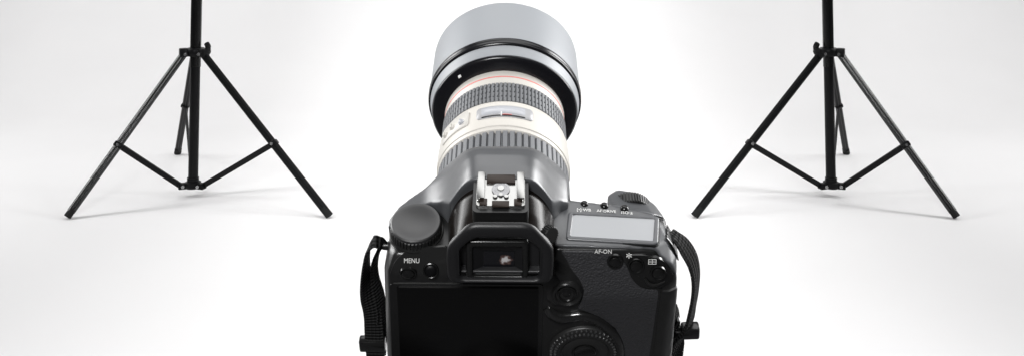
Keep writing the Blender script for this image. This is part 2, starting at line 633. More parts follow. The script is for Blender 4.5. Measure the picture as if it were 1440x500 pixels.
# --- monitor
bm = bmesh.new()
slab(bm, rounded([(-56, -48), (20.5, -48), (20.5, 13.2), (-53.5, 13.2)], 2.2), flat_back(0.3), 1.2, 0.5)
scr = finish('monitor', bm, GLOSS, root)
bm = bmesh.new()
slab(bm, rounded([(-51.5, -44), (18.2, -44), (18.2, 11.2), (-50, 11.2)], 1.0), flat_back(-0.8), 0.35, 0.15)
finish('monitor_glass', bm, SCREEN, scr)

# --- button pod by the eyepiece
bm = bmesh.new()
slab(bm, rounded([(-53, 14.6), (-25.6, 14.6), (-25.0, 31.6), (-37, 31.0), (-46, 29.4), (-50.5, 25.5), (-53.0, 20)], 2.5, 5), back(0.0), 0.9, 0.7, drape=3)
pod = finish('menu_button_panel', bm, BODY, root, angle=50)

def push_button(name, x, z, r, parent, proud=0.9, collar=1.2, off=0.9, m=BUTTON, rake=0.0):
    """a domed round button in a recessed collar, facing backwards"""
    y = ys(x, z) - off
    nrm = math.atan(0.28) if x > 25 and z > 5 else (math.atan(0.6) if x < -24 and z > 21 else 0)
    b = bmesh.new()
    lathe(b, [(0, 0), (0, r), (-proud * 0.6, r), (-proud, r * 0.8), (-proud * 1.15, r * 0.45), (-proud * 1.2, 0)], 'y', (0, 0, 0), 40)
    o = finish(name, b, m, parent)
    o.location = Vector((x, y, z)) * K
    o.rotation_euler = (-nrm, 0, 0)
    if collar:
        b = bmesh.new()
        lathe(b, [(0.6, r + collar), (-0.25, r + collar * 0.8), (-0.4, r + collar * 0.5), (-0.2, r + 0.25), (0.6, r + 0.15)], 'y', (0, 0, 0), 40, close=True)
        c = finish('collar', b, GLOSS, o)
    return o
push_button('menu_button', -44.1, 20.9, 3.0, root)
push_button('print_button', -33.3, 22.2, 2.7, root, m=STANDG)
rb = (R(90), 0, 0)
text('menu_lettering', 'MENU', 3.25, (-42.4, ys(-42, 26.2) - 1.3, 25.2), (R(90) - math.atan(0.6), 0, 0), INK, pod, xs=0.85, off=0.0)

# --- eyecup and eyepiece
def eyeplace(yt, yb, zt=58, zb=28):
    def f(u, v, h):
        t = (v - zb) / (zt - zb)
        return Vector((u, yb + (yt - yb) * t - h, v))
    return f
def frame(b, outer, inner, place, h0, h1, bev=0.6):
    """a ring plate between two outlines with the same number of points"""
    N = len(outer)
    def ring(pts, h):
        return [b.verts.new(place(p[0], p[1], h)) for p in pts]
    def lerp(k):
        return [(o[0] + (i[0] - o[0]) * k, o[1] + (i[1] - o[1]) * k) for o, i in zip(outer, inner)]
    rs = [ring(outer, h0), ring(outer, h1 - bev), ring(lerp(0.12), h1 - bev * 0.3), ring(lerp(0.25), h1), ring(lerp(0.75), h1), ring(lerp(0.9), h1 - bev * 0.4), ring(inner, h1 - bev * 1.3), ring(inner, h0)]
    for A, B in zip(rs, rs[1:] + rs[:1]):
        for i in range(N):
            j = (i + 1) % N
            b.faces.new((A[i], A[j], B[j], B[i]))
EO = rounded([(-24.4, 26.4), (24.2, 26.4), (24.6, 40), (24.0, 46.0), (14.2, 58.2), (-14.2, 58.2), (-24.2, 46.0), (-24.8, 40)], 4.5, 5)
EI = rounded([(-18.4, 28.2), (18.0, 28.2), (18.2, 43), (16.8, 46.5), (11.2, 51.0), (-11.2, 51.0), (-17.0, 46.5), (-18.6, 43)], 3.0, 5)
EP = eyeplace(-4.5, -9.5)
bm = bmesh.new()
frame(bm, EO, EI, EP, -1.6, 1.0, 1.3)
cup = finish('eyecup', bm, RUBBER, root, angle=60)
# outer soft skirt behind the rim
EO2 = [(x * 0.96, 41 + (z - 41) * 0.80) for x, z in EO]
EI2 = [(x * 0.86, 41 + (z - 41) * 0.70) for x, z in EO]
bm = bmesh.new()
frame(bm, EO2, EI2, EP, -5, -1.8, 1.0)
finish('skirt', bm, RUBBER, cup, angle=60)
# recessed inner plate
bm = bmesh.new()
slab(bm, EI, eyeplace(0.6, -4.4), 0.3, 0.2)
inner = finish('inner_plate', bm, RUBBER, cup)
WO = rounded([(-16.0, 26.8), (13.0, 26.8), (13.0, 47.6), (-16.0, 47.6)], 2.2, 5)
WI = rounded([(-12.6, 28.6), (10.2, 28.6), (10.2, 44.4), (-12.6, 44.4)], 1.2, 5)
bm = bmesh.new()
frame(bm, WO, WI, eyeplace(-2.4, -8.0), -4, 0.6, 0.8)
finish('eyepiece_frame', bm, GLOSS, root, angle=60)
# stepped tunnel down to the glass
W2 = rounded([(-8.0, 30.6), (6.6, 30.6), (6.6, 39.2), (-8.0, 39.2)], 0.8, 5)
bm = bmesh.new()
pl = eyeplace(-2.4, -8.0)
A = [bm.verts.new(pl(p[0], p[1], -0.8)) for p in WI]
B = [bm.verts.new(pl(p[0], p[1], -3.0)) for p in W2]
for i in range(len(A)):
    j = (i + 1) % len(A)
    bm.faces.new((A[i], A[j], B[j], B[i]))
bm.faces.new(B)
tun = finish('eyepiece_tunnel', bm, TUNNEL, root, smooth=False)
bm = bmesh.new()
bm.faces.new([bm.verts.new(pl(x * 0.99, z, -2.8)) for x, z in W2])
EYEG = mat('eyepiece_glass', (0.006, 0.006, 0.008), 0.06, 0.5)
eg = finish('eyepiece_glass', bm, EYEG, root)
def eyeglass_glow(m):
    # bright view through the finder, painted on as a small warm and white glow
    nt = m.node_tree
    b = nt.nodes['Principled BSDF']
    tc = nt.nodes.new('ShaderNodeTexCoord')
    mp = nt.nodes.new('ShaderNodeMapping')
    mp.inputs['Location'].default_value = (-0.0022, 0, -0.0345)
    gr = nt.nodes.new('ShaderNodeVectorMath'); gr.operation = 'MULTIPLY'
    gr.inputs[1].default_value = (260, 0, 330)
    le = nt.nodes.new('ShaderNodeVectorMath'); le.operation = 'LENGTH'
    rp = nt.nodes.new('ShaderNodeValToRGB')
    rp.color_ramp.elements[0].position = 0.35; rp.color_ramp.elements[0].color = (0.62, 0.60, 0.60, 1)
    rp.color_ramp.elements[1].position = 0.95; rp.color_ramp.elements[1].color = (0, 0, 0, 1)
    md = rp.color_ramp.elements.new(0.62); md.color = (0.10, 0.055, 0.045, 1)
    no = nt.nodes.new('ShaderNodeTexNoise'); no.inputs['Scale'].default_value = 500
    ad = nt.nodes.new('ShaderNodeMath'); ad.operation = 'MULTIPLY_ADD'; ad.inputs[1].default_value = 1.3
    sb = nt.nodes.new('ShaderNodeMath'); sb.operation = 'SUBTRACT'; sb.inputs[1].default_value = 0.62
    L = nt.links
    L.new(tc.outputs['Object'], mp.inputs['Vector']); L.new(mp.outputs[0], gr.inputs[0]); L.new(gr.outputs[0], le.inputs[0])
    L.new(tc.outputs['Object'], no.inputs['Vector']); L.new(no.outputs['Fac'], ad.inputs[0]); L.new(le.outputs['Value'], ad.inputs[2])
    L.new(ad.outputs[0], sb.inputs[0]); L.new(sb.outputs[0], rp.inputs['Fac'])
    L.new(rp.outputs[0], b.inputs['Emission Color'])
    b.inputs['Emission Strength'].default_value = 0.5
eyeglass_glow(EYEG)
# ribs of the cup beside the window
for sx, x in ((-1, -19.2), (1, 18.8)):
    bm = bmesh.new()
    tube(bm, [EP(x, 31.5, 0.6), EP(x, 47, 0.6)], 0.5, 8)
    finish('rib', bm, RUBBER, cup)

# diopter knob
bm = bmesh.new()
gear(bm, 0, 4, 4.2, 22, 0.5, 0.55)
k = finish('diopter_knob', bm, KNURL, root, angle=25)
k.location = Vector((21.6, 4.6, 43.2)) * K
k.rotation_euler = (R(70), 0, R(38))

# --- hot shoe
bm = bmesh.new()
slab(bm, rounded([(-13.0, 2.6), (13.0, 2.6), (13.0, 27), (-13.0, 27)], 3.0, 5), flat_top(50), 9.0, 0.6)
shoe = finish('hot_shoe', bm, BODY, root)
SZ = 59.05
bm = bmesh.new()
slab(bm, rounded([(-11.3, 5.4), (11.3, 5.4), (11.3, 25.0), (-11.3, 25.0)], 1.6), flat_top(SZ), 0.9, 0.25)
finish('shoe_plate', bm, CHROME, shoe)
for s in (-1, 1):
    bm = bmesh.new()
    # upright wall and the lip folded inwards
    box(bm, (s * 10.6, 16.4, SZ + 1.7), (0.9, 16.4, 1.9), 0.2)
    box(bm, (s * 9.3, 16.4, SZ + 2.5), (3.4, 16.4, 0.6), 0.2)
    finish('rail', bm, CHROME, shoe)
    bm = bmesh.new()
    box(bm, (s * 8.0, 7.2, SZ + 1.0), (3.6, 4.2, 0.6), 0.25)
    finish('rail_foot', bm, SHOEDARK, shoe)
bm = bmesh.new()
box(bm, (0, 21.4, SZ + 1.1), (13.6, 5.6, 1.0), 0.3)
finish('spring', bm, SHOEDARK, shoe)
bm = bmesh.new()
lathe(bm, [(0, 0), (0, 4.3), (0.35, 4.2), (0.35, 3.2), (0.15, 3.0), (0.15, 0)], 'z', (0, 15.2, SZ + 0.92), 40)
finish('contact_disc', bm, WINF, shoe)
bm = bmesh.new()
lathe(bm, [(0, 0), (0, 1.7), (0.5, 1.5), (0.6, 0)], 'z', (0, 15.6, SZ + 1.1), 24)
finish('contact', bm, CHROME, shoe)
for x, y in ((-2.6, 10.6), (2.6, 10.6), (0, 11.6)):
    bm = bmesh.new()
    lathe(bm, [(0, 0), (0, 1.15), (0.6, 0.95), (0.7, 0)], 'z', (x, y, SZ + 0.92), 20)
    finish('contact', bm, CHROME, shoe)
bm = bmesh.new()
box(bm, (0, 6.4, SZ + 0.62), (8.0, 3.8, 0.8), 0.3)
finish('notch', bm, SHOEDARK, shoe)

# --- mode dial
dial = bpy.data.objects.new('mode_dial', None)
bm = bmesh.new()
lathe(bm, [(0, 0), (0, 13.0), (2.7, 13.2), (3.2, 12.9), (3.2, 0)], 'z', (0, 0, 0), 64)
bpy.data.objects.remove(dial)
dial = finish('mode_dial', bm, BODY, root)
dial.location = Vector((-41.4, 17.4, 26.6)) * K
bm = bmesh.new()
gear(bm, 3.2, 7.5, 12.5, 44, 0.55, 0.58)
finish('knurled_rim', bm, KNURL, dial, angle=25)
bm = bmesh.new()
lathe(bm, [(7.4, 12.2), (8.8, 12.1), (9.3, 11.6), (9.35, 11.2), (9.05, 9.6), (8.65, 8), (8.3, 6.4), (8.02, 4.8), (7.84, 3.2), (7.74, 1.8), (7.71, 0.6), (7.7, 0)], 'z', (0, 0, 0), 72)
finish('dial_top', bm, DIALTOP, dial)

# --- top display
TZ = 30.15
bm = bmesh.new()
OD = rounded([(31.2, 11.6), (75.2, 8.8), (78.0, 26.4), (33.2, 28.8)], 2.2, 5)
ID = rounded([(33.6, 13.6), (73.2, 11.0), (75.6, 24.6), (35.6, 27.2)], 0.7, 5)
frame(bm, OD, ID, flat_top(TZ), -1.5, 1.05, 0.35)
tl = finish('top_display', bm, GREYPANEL, root)
bm = bmesh.new()
slab(bm, rounded([(30.7, 11.1), (75.7, 8.3), (78.5, 26.8), (32.7, 29.3)], 2.4, 5), flat_top(TZ), 0.12, 0.05)
finish('display_seam', bm, GLOSS, tl)
bm = bmesh.new()
slab(bm, rounded([(33.6, 13.6), (73.2, 11.0), (75.6, 24.6), (35.6, 27.2)], 0.5, 3), flat_top(TZ + 0.35), 0.25, 0.03)
finish('display_glass', bm, LCD, tl)
for i, (x, y) in enumerate(((32.0, 35.6), (41.6, 34.4), (51.6, 33.4), (61.6, 31.8))):
    bm = bmesh.new()
    lathe(bm, [(-0.4, 0), (-0.4, 2.15), (0.5, 2.1), (1.1, 1.7), (1.5, 1.1), (1.7, 0.5), (1.75, 0)], 'z', (0, 0, 0), 28)
    o = finish('top_button', bm, BUTTON, root)
    o.location = Vector((x, y, TZ - 0.1)) * K
for s, x, y, sz in (('[\u2022]\u00b7WB', 41.0, 29.6, 2.5), ('AF\u00b7DRIVE', 52.2, 28.9, 2.35), ('ISO\u00b7\u00b1', 62.4, 27.9, 2.5)):
    text('top_lettering', s, sz, (x, y, TZ + 0.52), (0, 0, R(-3.5)), INK, tl)

# --- shutter hump: front dial and release
bm = bmesh.new()
gear(bm, -3.0, 3.0, 11.0, 46, 0.7, 0.55, axis='y')
o = finish('front_dial', bm, KNURL, root, angle=25)
o.location = Vector((66.5, 43.5, 15.8)) * K
o.rotation_euler = (0, R(10), 0)
bm = bmesh.new()
lathe(bm, [(-1, 0), (-1, 5.2), (0.6, 5.0), (1.2, 4.2), (1.0, 0)], 'z', (0, 0, 0), 32)
o = finish('shutter_button', bm, BUTTON, root)
o.location = Vector((66, 50, 19.2)) * K
o.rotation_euler = (R(-28), 0, 0)

# --- right hand side of the back
LO = [(28.5, 28.6), (49.4, 28.6), (56.5, 26.2), (60.6, 21.2), (62.9, 14.8), (67.1, 10.3), (71.3, 8.5), (76.1, 8.5), (75.8, -11.7), (75.1, -50),
      (62.5, -50), (62.6, -39.3), (61.2, -29.2), (57.0, -18.3), (50.2, -10.8), (43.0, -6.1), (37.4, -3.6), (39.3, 1.7), (40.4, 8.6), (37.9, 14.3), (33.7, 19.9), (30.9, 25.8)]
bm = bmesh.new()
slab(bm, rounded(LO, 1.5, 3), back(0.0), 1.1, 0.45, drape=4)
finish('leatherette_pad', bm, LEATH, root, angle=60)
# raised S-shaped ridge round the rear wheel
bm = bmesh.new()
tube(bm, [(22.5, 0.6, -4.0), (25.0, -0.2, -7.8), (29, -0.7, -9.8), (34.5, -0.7, -9.6), (40.2, -0.7, -8.8), (46.6, -0.7, -11.6), (53.0, -0.7, -18.0), (57.6, -0.7, -26.6), (59.8, -0.7, -37), (59, -0.7, -50)],
     [2.2, 3.2, 3.3, 2.6, 2.4, 2.6, 2.8, 2.8, 2.8, 2.8], 16, up=(0, 1, 0), flat=0.75, smooth=8)
finish('ridge', bm, RIDGE, root, angle=80)
# glossy field the wheel sits in
bm = bmesh.new()
slab(bm, rounded([(22, -50), (58, -50), (58, -34), (54.5, -22), (48, -13.5), (40, -10), (30, -11), (23.5, -8)], 3, 4), flat_back(0.2), 0.5, 0.3)
finish('wheel_well', bm, GLOSS, root)
# multi-controller
bm = bmesh.new()
lathe(bm, [(2.5, 7.9), (-1.2, 7.6), (-2.2, 6.8), (-2.4, 6.0), (-1.6, 5.5), (0.4, 5.3), (2.5, 5.3)], 'y', (0, 0, 0), 56, close=True)
mc = finish('multi_controller', bm, BODY, root)
mc.location = Vector((32.0, ys(32, 7.0), 6.8)) * K
mc.rotation_euler = (-math.atan(0.12), 0, 0)
bm = bmesh.new()
lathe(bm, [(1, 0), (1, 4.9), (-0.8, 4.9), (-1.6, 4.5), (-1.8, 3.9), (-1.2, 3.3), (-1.1, 2.2), (-1.6, 1.4), (-1.7, 0)], 'y', (0, 0, 0), 48)
finish('thumb_cap', bm, BUTTON, mc)
# swell that carries the multi-controller into the eyepiece side
def build_swell(b):
    hull(b, [(22, 3, -2), (41, 1, -1), (42, 2, 9), (37, 4, 17), (30, 7, 25), (24, 7, 27), (21, 3, 20), (22, -1.2, 4), (26, -1.5, -1), (36, -1.4, 1), (38.5, -0.4, 8), (34, 1.2, 15), (27, 2.2, 19)])
fused('controller_swell', build_swell, BODY, root, 0.6, 8)

# rear control wheel
wh = None
bm = bmesh.new()
lathe(bm, [(1.5, 0), (1.5, 18.4), (-0.9, 18.4), (-1.5, 18.0), (-1.9, 17.0), (-2.3, 15.0), (-2.4, 12.8), (-1.6, 12.2), (-1.4, 11.6), (-1.9, 10.9), (-2.0, 7.0), (-1.2, 6.2), (-1.0, 0)], 'y', (0, 0, 0), 96)
wh = finish('rear_wheel', bm, KNURL, root)
wh.location = Vector((42.3, -0.2, -35.6)) * K
bm = bmesh.new()
for rr, yy, off in ((17.2, -1.75, 0), (15.1, -2.25, 0.5)):
    n = 46
    for i in range(n):
        a = 2 * PI * (i + off) / n
        rot = Matrix.Rotation(a, 3, 'Y')
        box(bm, rot @ Vector((0, yy - 0.15, rr)), (1.15, 1.3, 1.45), 0.3, rot, 1)
d = finish('knurl', bm, KNOB, wh)
d['kind'] = 'stuff'
bm = bmesh.new()
lathe(bm, [(0, 5.9), (-1.9, 5.7), (-2.3, 5.0), (-2.1, 4.2), (-2.0, 0)], 'y', (0, 0, 0), 40)
finish('set_button', bm, BUTTON, wh)

# glossy panel with two zoom buttons
PN = [(59.2, 27.2), (68.2, 27.3), (76.8, 25.4), (80.8, 19.8), (83.6, 13.6), (83.0, 11.0), (75.7, 9.8), (69.0, 9.9), (64.6, 12.6), (62.0, 18.4)]
bm = bmesh.new()
slab(bm, rounded(PN, 2.0, 4), lambda u, v, h: Vector((u, ys(u, v) + max(0, u - 77) * 0.5 - h, v)), 1.5, 0.7, drape=3)
pnl = finish('button_panel', bm, GLOSS, root, angle=50)
push_button('af_on_button', 54.7, 23.9, 2.6, root, off=1.0, collar=1.5)
push_button('star_button', 64.8, 22.3, 2.9, root, off=1.6, collar=1.2)
push_button('zoom_button', 75.4, 18.6, 2.7, root, off=1.6, collar=1.2)
bm = bmesh.new()
tube(bm, [(69.4, ys(70, 15.5) - 1.4, 15.6), (71.2, ys(70, 13.2) - 1.7, 13.1), (74.2, ys(70, 12.3) - 1.6, 12.3), (79.0, ys(70, 12.6) - 0.2, 12.9)], [0.5, 0.95, 0.9, 0.4], 10, up=(0, 1, 0), flat=0.8, smooth=6)
finish('finger_lip', bm, BODY, root, angle=80)
tr = (R(90) - math.atan(0.28), 0, 0)
text('af_lettering', 'AF-ON', 3.05, (48.9, ys(49, 29.6) - 1.5, 28.4), tr, INK, root, xs=0.9)
text('star_lettering', '*', 6.6, (61.2, ys(61, 26.5) - 1.9, 24.3), tr, INK, pnl)
# grid mark above the zoom button
bm = bmesh.new()
gx, gz = 72.4, 24.6
for a, b_, c_, d_ in ((0, gz + 1.2, 3.6, 0.28), (0, gz - 1.2, 3.6, 0.28), (0, gz, 3.6, 0.28)):
    box(bm, (gx, 0, b_ - gz), (c_ + 0.3, 0.1, d_))
for x in (-1.8, 0, 1.8):
    box(bm, (gx + x, -0.02, 0), (0.28, 0.1, 2.4))
bmesh.ops.rotate(bm, matrix=Matrix.Rotation(-math.atan(0.28), 3, 'X'), verts=bm.verts)
bmesh.ops.translate(bm, vec=(0, ys(gx, gz) - 1.6, gz), verts=bm.verts)
finish('grid_mark', bm, INK, pnl, smooth=False)

# card door down the right edge
bm = bmesh.new()
slab(bm, rounded([(77.3, -50), (88.0, -50), (85.6, 8.8), (77.3, 8.8)], 1.0, 3), lambda u, v, h: Vector((u, max(0, u - 81) ** 1.6 * 0.22 - h, v)), 0.9, 0.5, drape=3)
finish('card_door', bm, BODY, root, angle=60)

# ------------------------------------------------------------------ the lens
bm = bmesh.new()
lathe(bm, [(48, 0), (48, 31), (54, 33.6), (57.0, 36.2), (59, 36.2), (59, 34), (80.5, 34), (80.5, 36.0), (81.2, 36.9), (83.2, 37.2), (83.6, 37.7), (87, 38.0), (101, 37.6), (104.0, 36.9), (104.6, 36.3), (104.6, 34),
           (121.2, 34), (121.2, 36.0), (121.7, 36.3), (128, 36.3), (132.5, 36.6), (132.5, 30), (132.5, 0)], 'y', (0, 0, 0), 160)
lens = finish('lens', bm, LENSW, root, angle=40)
lens['label'] = 'long off-white zoom lens barrel with grey rubber rings'
bm = bmesh.new()
gear(bm, 59.2, 80.4, 36.9, 60, 2.0, 0.66, axis='y')
finish('zoom_ring', bm, LENSG, lens, angle=25)
bm = bmesh.new()
gear(bm, 104.8, 121.0, 36.9, 96, 1.3, 0.68, axis='y', rows=[108.6, 112.9, 117.2], sub=8)
finish('focus_ring', bm, LENSG, lens, angle=25)
bm = bmesh.new()
lathe(bm, [(126.3, 36.0), (126.3, 36.40), (127.1, 36.44), (127.1, 36.0)], 'y', (0, 0, 0), 128, close=True)
finish('red_ring', bm, REDM, lens)
# distance window
bm = bmesh.new()
cyl_patch(bm, 89.9, 99.0, -23.2, 25.6, 37, 38.5, 28, 1.6)
wf = finish('distance_window', bm, WINF, lens, angle=50)
bm = bmesh.new()
cyl_patch(bm, 92.2, 98.0, -18.6, 18.4, 38, 38.65, 24, 0.8, 0.1)
finish('window_pane', bm, WING, wf, angle=50)
bm = bmesh.new()
cyl_patch(bm, 90.1, 91.2, -18.6, 18.4, 38, 38.6, 24, 0.2, 0.1)
finish('window_sill', bm, HOODB, wf, angle=50)
bm = bmesh.new()
cyl_patch(bm, 90.2, 93.6, -2.1, -1.3, 38, 38.8, 2, 0, 0.05)
finish('index_mark', bm, INK, wf)
bm = bmesh.new()
cyl_patch(bm, 91.2, 91.6, -0.8, 7, 38, 38.75, 8, 0, 0.05)
finish('index_mark', bm, REDM, wf)
# focus switches
bm = bmesh.new()
cyl_patch(bm, 88.8, 100.4, -64, -30.5, 37, 38.7, 20, 1.2)
sp = finish('switch_panel', bm, SWG, lens, angle=50)
sp['label'] = 'raised pale switch panel'
for y, a in ((93.4, -37.5), (94.6, -48), (93.8, -57.5)):
    bm = bmesh.new()
    lathe(bm, [(0, 0), (0, 1.9), (0.9, 1.7), (1.0, 0)], 'z', (0, 0, 0), 24)
    box(bm, (0, 0, 1.2), (1.1, 3.0, 1.4), 0.25)
    o = finish('switch', bm, WING if a > -40 else SWG, sp)
    o.location = Vector((38.6 * math.sin(R(a)), y, 38.6 * math.cos(R(a)))) * K
    o.rotation_euler = (0, R(a), 0)
# hood: black collar, shoulder and tube greyed for their sheen, black band, hollow inside
bm = bmesh.new()
lathe(bm, [(131.6, 34), (131.6, 37.0), (132.0, 38.4), (133.0, 41.0), (134.2, 43.6), (135.3, 44.6), (136.2, 44.5), (136.2, 34)], 'y', (0, 0, 0), 160, close=True)
hc = finish('hood_collar', bm, HOODB, lens, angle=50)
bm = bmesh.new()
box(bm, (0, 0, 0.1), (2.0, 1.7, 0.5), 0.1)
o = finish('alignment_mark', bm, INK, hc)
aa = -40.5
o.location = Vector((41.0 * math.sin(R(aa)), 132.8, 41.0 * math.cos(R(aa)))) * K
o.rotation_euler = Matrix.Rotation(R(aa), 3, 'Y').to_euler()
o.rotation_euler = (Matrix.Rotation(R(aa), 3, 'Y') @ Matrix.Rotation(R(35), 3, 'X')).to_euler()
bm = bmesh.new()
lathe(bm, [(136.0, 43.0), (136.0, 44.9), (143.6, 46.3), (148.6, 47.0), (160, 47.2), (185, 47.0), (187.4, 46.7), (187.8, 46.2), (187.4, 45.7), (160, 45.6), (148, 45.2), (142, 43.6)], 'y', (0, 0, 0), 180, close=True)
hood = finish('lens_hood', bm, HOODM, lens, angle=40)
bm = bmesh.new()
lathe(bm, [(143.4, 45.6), (143.4, 46.3), (144.2, 47.3), (145.2, 47.7), (146.0, 47.35), (146.8, 47.7), (148.2, 47.9), (149.0, 47.7), (149.4, 47.2), (149.4, 46.2)], 'y', (0, 0, 0), 180, close=True)
finish('hood_band', bm, HOODB, lens, angle=50)
bm = bmesh.new()
lathe(bm, [(134, 0), (140, 12), (143, 24), (141, 33), (132, 34)], 'y', (0, 0, 0), 96)
finish('front_glass', bm, GLASS, lens)

# ------------------------------------------------------------------ straps
def ribbon(b, path, width, thick=1.3, n=8):
    """path: list of (point, width direction, width); catmull interpolated; UV in mm"""
    P = smooth_path([p for p, _, _ in path], n)
    D = smooth_path([Vector(d).normalized() for _, d, _ in path], n)
    Wd = smooth_path([(q, 0, 0) for _, _, q in path], n)
    uvl = b.loops.layers.uv.verify()
    rings = []
    s = 0
    N = len(P)
    NW = 6
    for i in range(N):
        if i:
            s += (P[i] - P[i - 1]).length
        t = (P[min(i + 1, N - 1)] - P[max(i - 1, 0)]).normalized()
        d = D[i]
        d = (d - t * d.dot(t)).normalized()
        nn = t.cross(d)
        wd = Wd[i].x
        ring = []
        for k in range(NW + 1):
            f = k / NW - 0.5
            h = thick * 0.5 * (1 if 0 < k < NW else 0.55)
            ring.append((b.verts.new(P[i] + d * wd * f + nn * h), f * wd, s))
        for k in range(NW, -1, -1):
            f = k / NW - 0.5
            h = thick * 0.5 * (1 if 0 < k < NW else 0.55)
            ring.append((b.verts.new(P[i] + d * wd * f - nn * h), f * wd, s))
        rings.append(ring)
    for A, B in zip(rings, rings[1:]):
        for i in range(len(A)):
            j = (i + 1) % len(A)
            q = (A[i], A[j], B[j], B[i])
            f = b.faces.new([x[0] for x in q])
            for lp, x in zip(f.loops, q):
                lp[uvl].uv = (x[1], x[2])
    b.faces.new([x[0] for x in rings[0]])
    b.faces.new([x[0] for x in rings[-1]])

# left
strap = None
bm = bmesh.new()
ribbon(bm, [((-59.6, 20, 16), (0.3, 1, -0.2), 5), ((-60.2, 18, 20.3), (0.3, 1, -0.3), 6), ((-62.6, 17, 22.0), (0.3, 1, 0.3), 6.5), ((-65.6, 17, 17), (0.3, 1, 0.25), 7),
            ((-67.6, 17, 8), (0.3, 1, 0.1), 8), ((-68.9, 18, -5), (0.5, 0.95, 0.0), 8.5), ((-68.9, 19, -20), (0.85, 0.6, 0.05), 8.8), ((-68.0, 20, -36), (1, 0.15, 0), 9.4), ((-68.6, 20, -56), (1, 0, 0), 10), ((-69, 20, -75), (1, 0, 0), 10)], 0, 1.5)
strap = finish('neck_strap', bm, WEB, root, angle=60)
strap['label'] = 'black ribbed webbing strap hanging beside the screen'
bm = bmesh.new()
ribbon(bm, [((-60.0, 22, 16), (0.2, 1, -0.2), 4), ((-61.2, 22, 12), (0.4, 1, 0), 5), ((-64.4, 22, 2), (0.5, 0.9, 0), 5.5), ((-65.2, 22, -10), (0.5, 0.9, 0), 6), ((-63.8, 22, -24), (0.6, 0.8, 0), 6.5), ((-63.6, 22, -40), (0.6, 0.8, 0), 7), ((-66, 22.5, -56), (1, 0.3, 0), 8), ((-68, 22.5, -72), (1, 0, 0), 9)], 0, 1.4)
finish('inner_loop', bm, WEB, strap, angle=60)
bm = bmesh.new()
box(bm, (-69.8, 20.5, -60.5), (14.2, 5.0, 8.5), 1.0)
finish('buckle', bm, GLOSS, strap)
bm = bmesh.new()
pp = [(-56, 20, 14), (-58.5, 20, 15.2), (-60.8, 20.5, 14.6), (-61.4, 21, 18.2), (-59.4, 20.5, 20.8), (-57, 20, 17.5), (-56, 20, 14)]
tube(bm, pp, 0.7, 8, smooth=5)
finish('strap_ring', bm, STANDG, strap, angle=80)
bm = bmesh.new()
lathe(bm, [(0, 0), (0, 2.2), (3.2, 1.9), (3.6, 1.4), (3.6, 0)], 'x', (0, 0, 0), 20)
o = finish('strap_lug', bm, BODY, root)
o.location = Vector((-56.0, 20, 16)) * K
o.rotation_euler = (0, 0, PI)

# right: the recess, then the strap arching out of it
def build_recess(b):
    hull(b, [(80.2, 15, 28.6), (82.5, 26, 26.2), (87.6, 26, 16), (87.8, 14, 13), (86.4, 11.0, 18.5), (83.8, 12.5, 25), (80, 20, 14)])
fused('strap_recess', build_recess, GLOSS, root, 0.5, 6)
bm = bmesh.new()
ribbon(bm, [((83.6, 22.5, 23.4), (0.35, 1, -0.25), 8), ((86.4, 20.5, 22.4), (0.35, 1, -0.3), 9.5), ((90.6, 19, 17.8), (0.55, 1, -0.1), 10), ((95.4, 19, 8.5), (0.6, 1, 0.1), 9.5), ((98.4, 19.5, -3), (0.6, 1, 0.1), 9),
            ((99.6, 20, -16), (0.6, 1, 0), 9), ((99.4, 20, -30), (0.65, 1, 0), 9), ((98.4, 20, -44), (0.7, 0.8, 0), 9), ((93.5, 20, -58), (0.8, 0.6, 0), 9), ((91.5, 20, -76), (0.8, 0.6, 0), 9)], 0, 2.0)
s2 = finish('neck_strap', bm, WEB, root, angle=60)
s2['label'] = 'black webbing strap arching from the grip side through a keeper'
bm = bmesh.new()
ribbon(bm, [((91.6, 24, -34), (0.3, 1, 0.2), 5), ((92.2, 23, -40), (0.6, 0.9, 0), 7), ((92.5, 22.5, -52), (0.8, 0.6, 0), 8.5), ((94.0, 22, -60), (1, 0.2, 0), 9), ((94.0, 22, -76), (1, 0.2, 0), 10)], 0, 1.6)
finish('strap_tail', bm, WEB, s2, angle=60)
bm = bmesh.new()
box(bm, (99.8, 19.5, -46.6), (9.6, 6.0, 8.0), 1.2, Matrix.Rotation(R(-4), 3, 'Y'))
box(bm, (93.6, 20, -50.5), (7.0, 5.5, 3.2), 0.8, Matrix.Rotation(R(-24), 3, 'Y'))
box(bm, (92.0, 22, -45.5), (2.2, 5.0, 11.0), 0.8, Matrix.Rotation(R(16), 3, 'Y'))
finish('keeper', bm, GLOSS, s2)

# ------------------------------------------------------------------ tripod that carries the camera (below the picture)
tp = bpy.data.objects.new('camera_tripod', None)
C.objects.link(tp)
base = root.location + MR @ Vector((0, 22 * K, -50 * K))
tp.location = (base.x, base.y, 0)
tag(tp, 'black tripod standing under the digital camera and carrying it', 'tripod')
bz = base.z
bm = bmesh.new()
box(bm, (0, 0, 0), (0.05, 0.045, 0.012), 0.003)
o = finish('head_plate', bm, STANDG, tp, scale=1)
o.location = MR @ Vector((0, 0, -0.0062)) + Vector((0, 0, bz))
o.rotation_euler = MR.to_euler()
bm = bmesh.new()
lathe(bm, [(0.42, 0), (0.42, 0.016), (bz - 0.08, 0.016), (bz - 0.075, 0.024), (bz - 0.04, 0.026), (bz - 0.02, 0.016), (bz - 0.012, 0)], 'z', (0, 0, 0), 24)
finish('centre_column', bm, STANDG, tp, scale=1)
for a in (90, 210, 330):
    bm = bmesh.new()
    d = Vector((math.cos(R(a)), math.sin(R(a)), 0))
    tube(bm, [d * 0.03 + Vector((0, 0, 0.5)), d * 0.30 + Vector((0, 0, 0.012))], [0.015, 0.011], 14)
    finish('leg', bm, STANDG, tp, scale=1)
bm = bmesh.new()
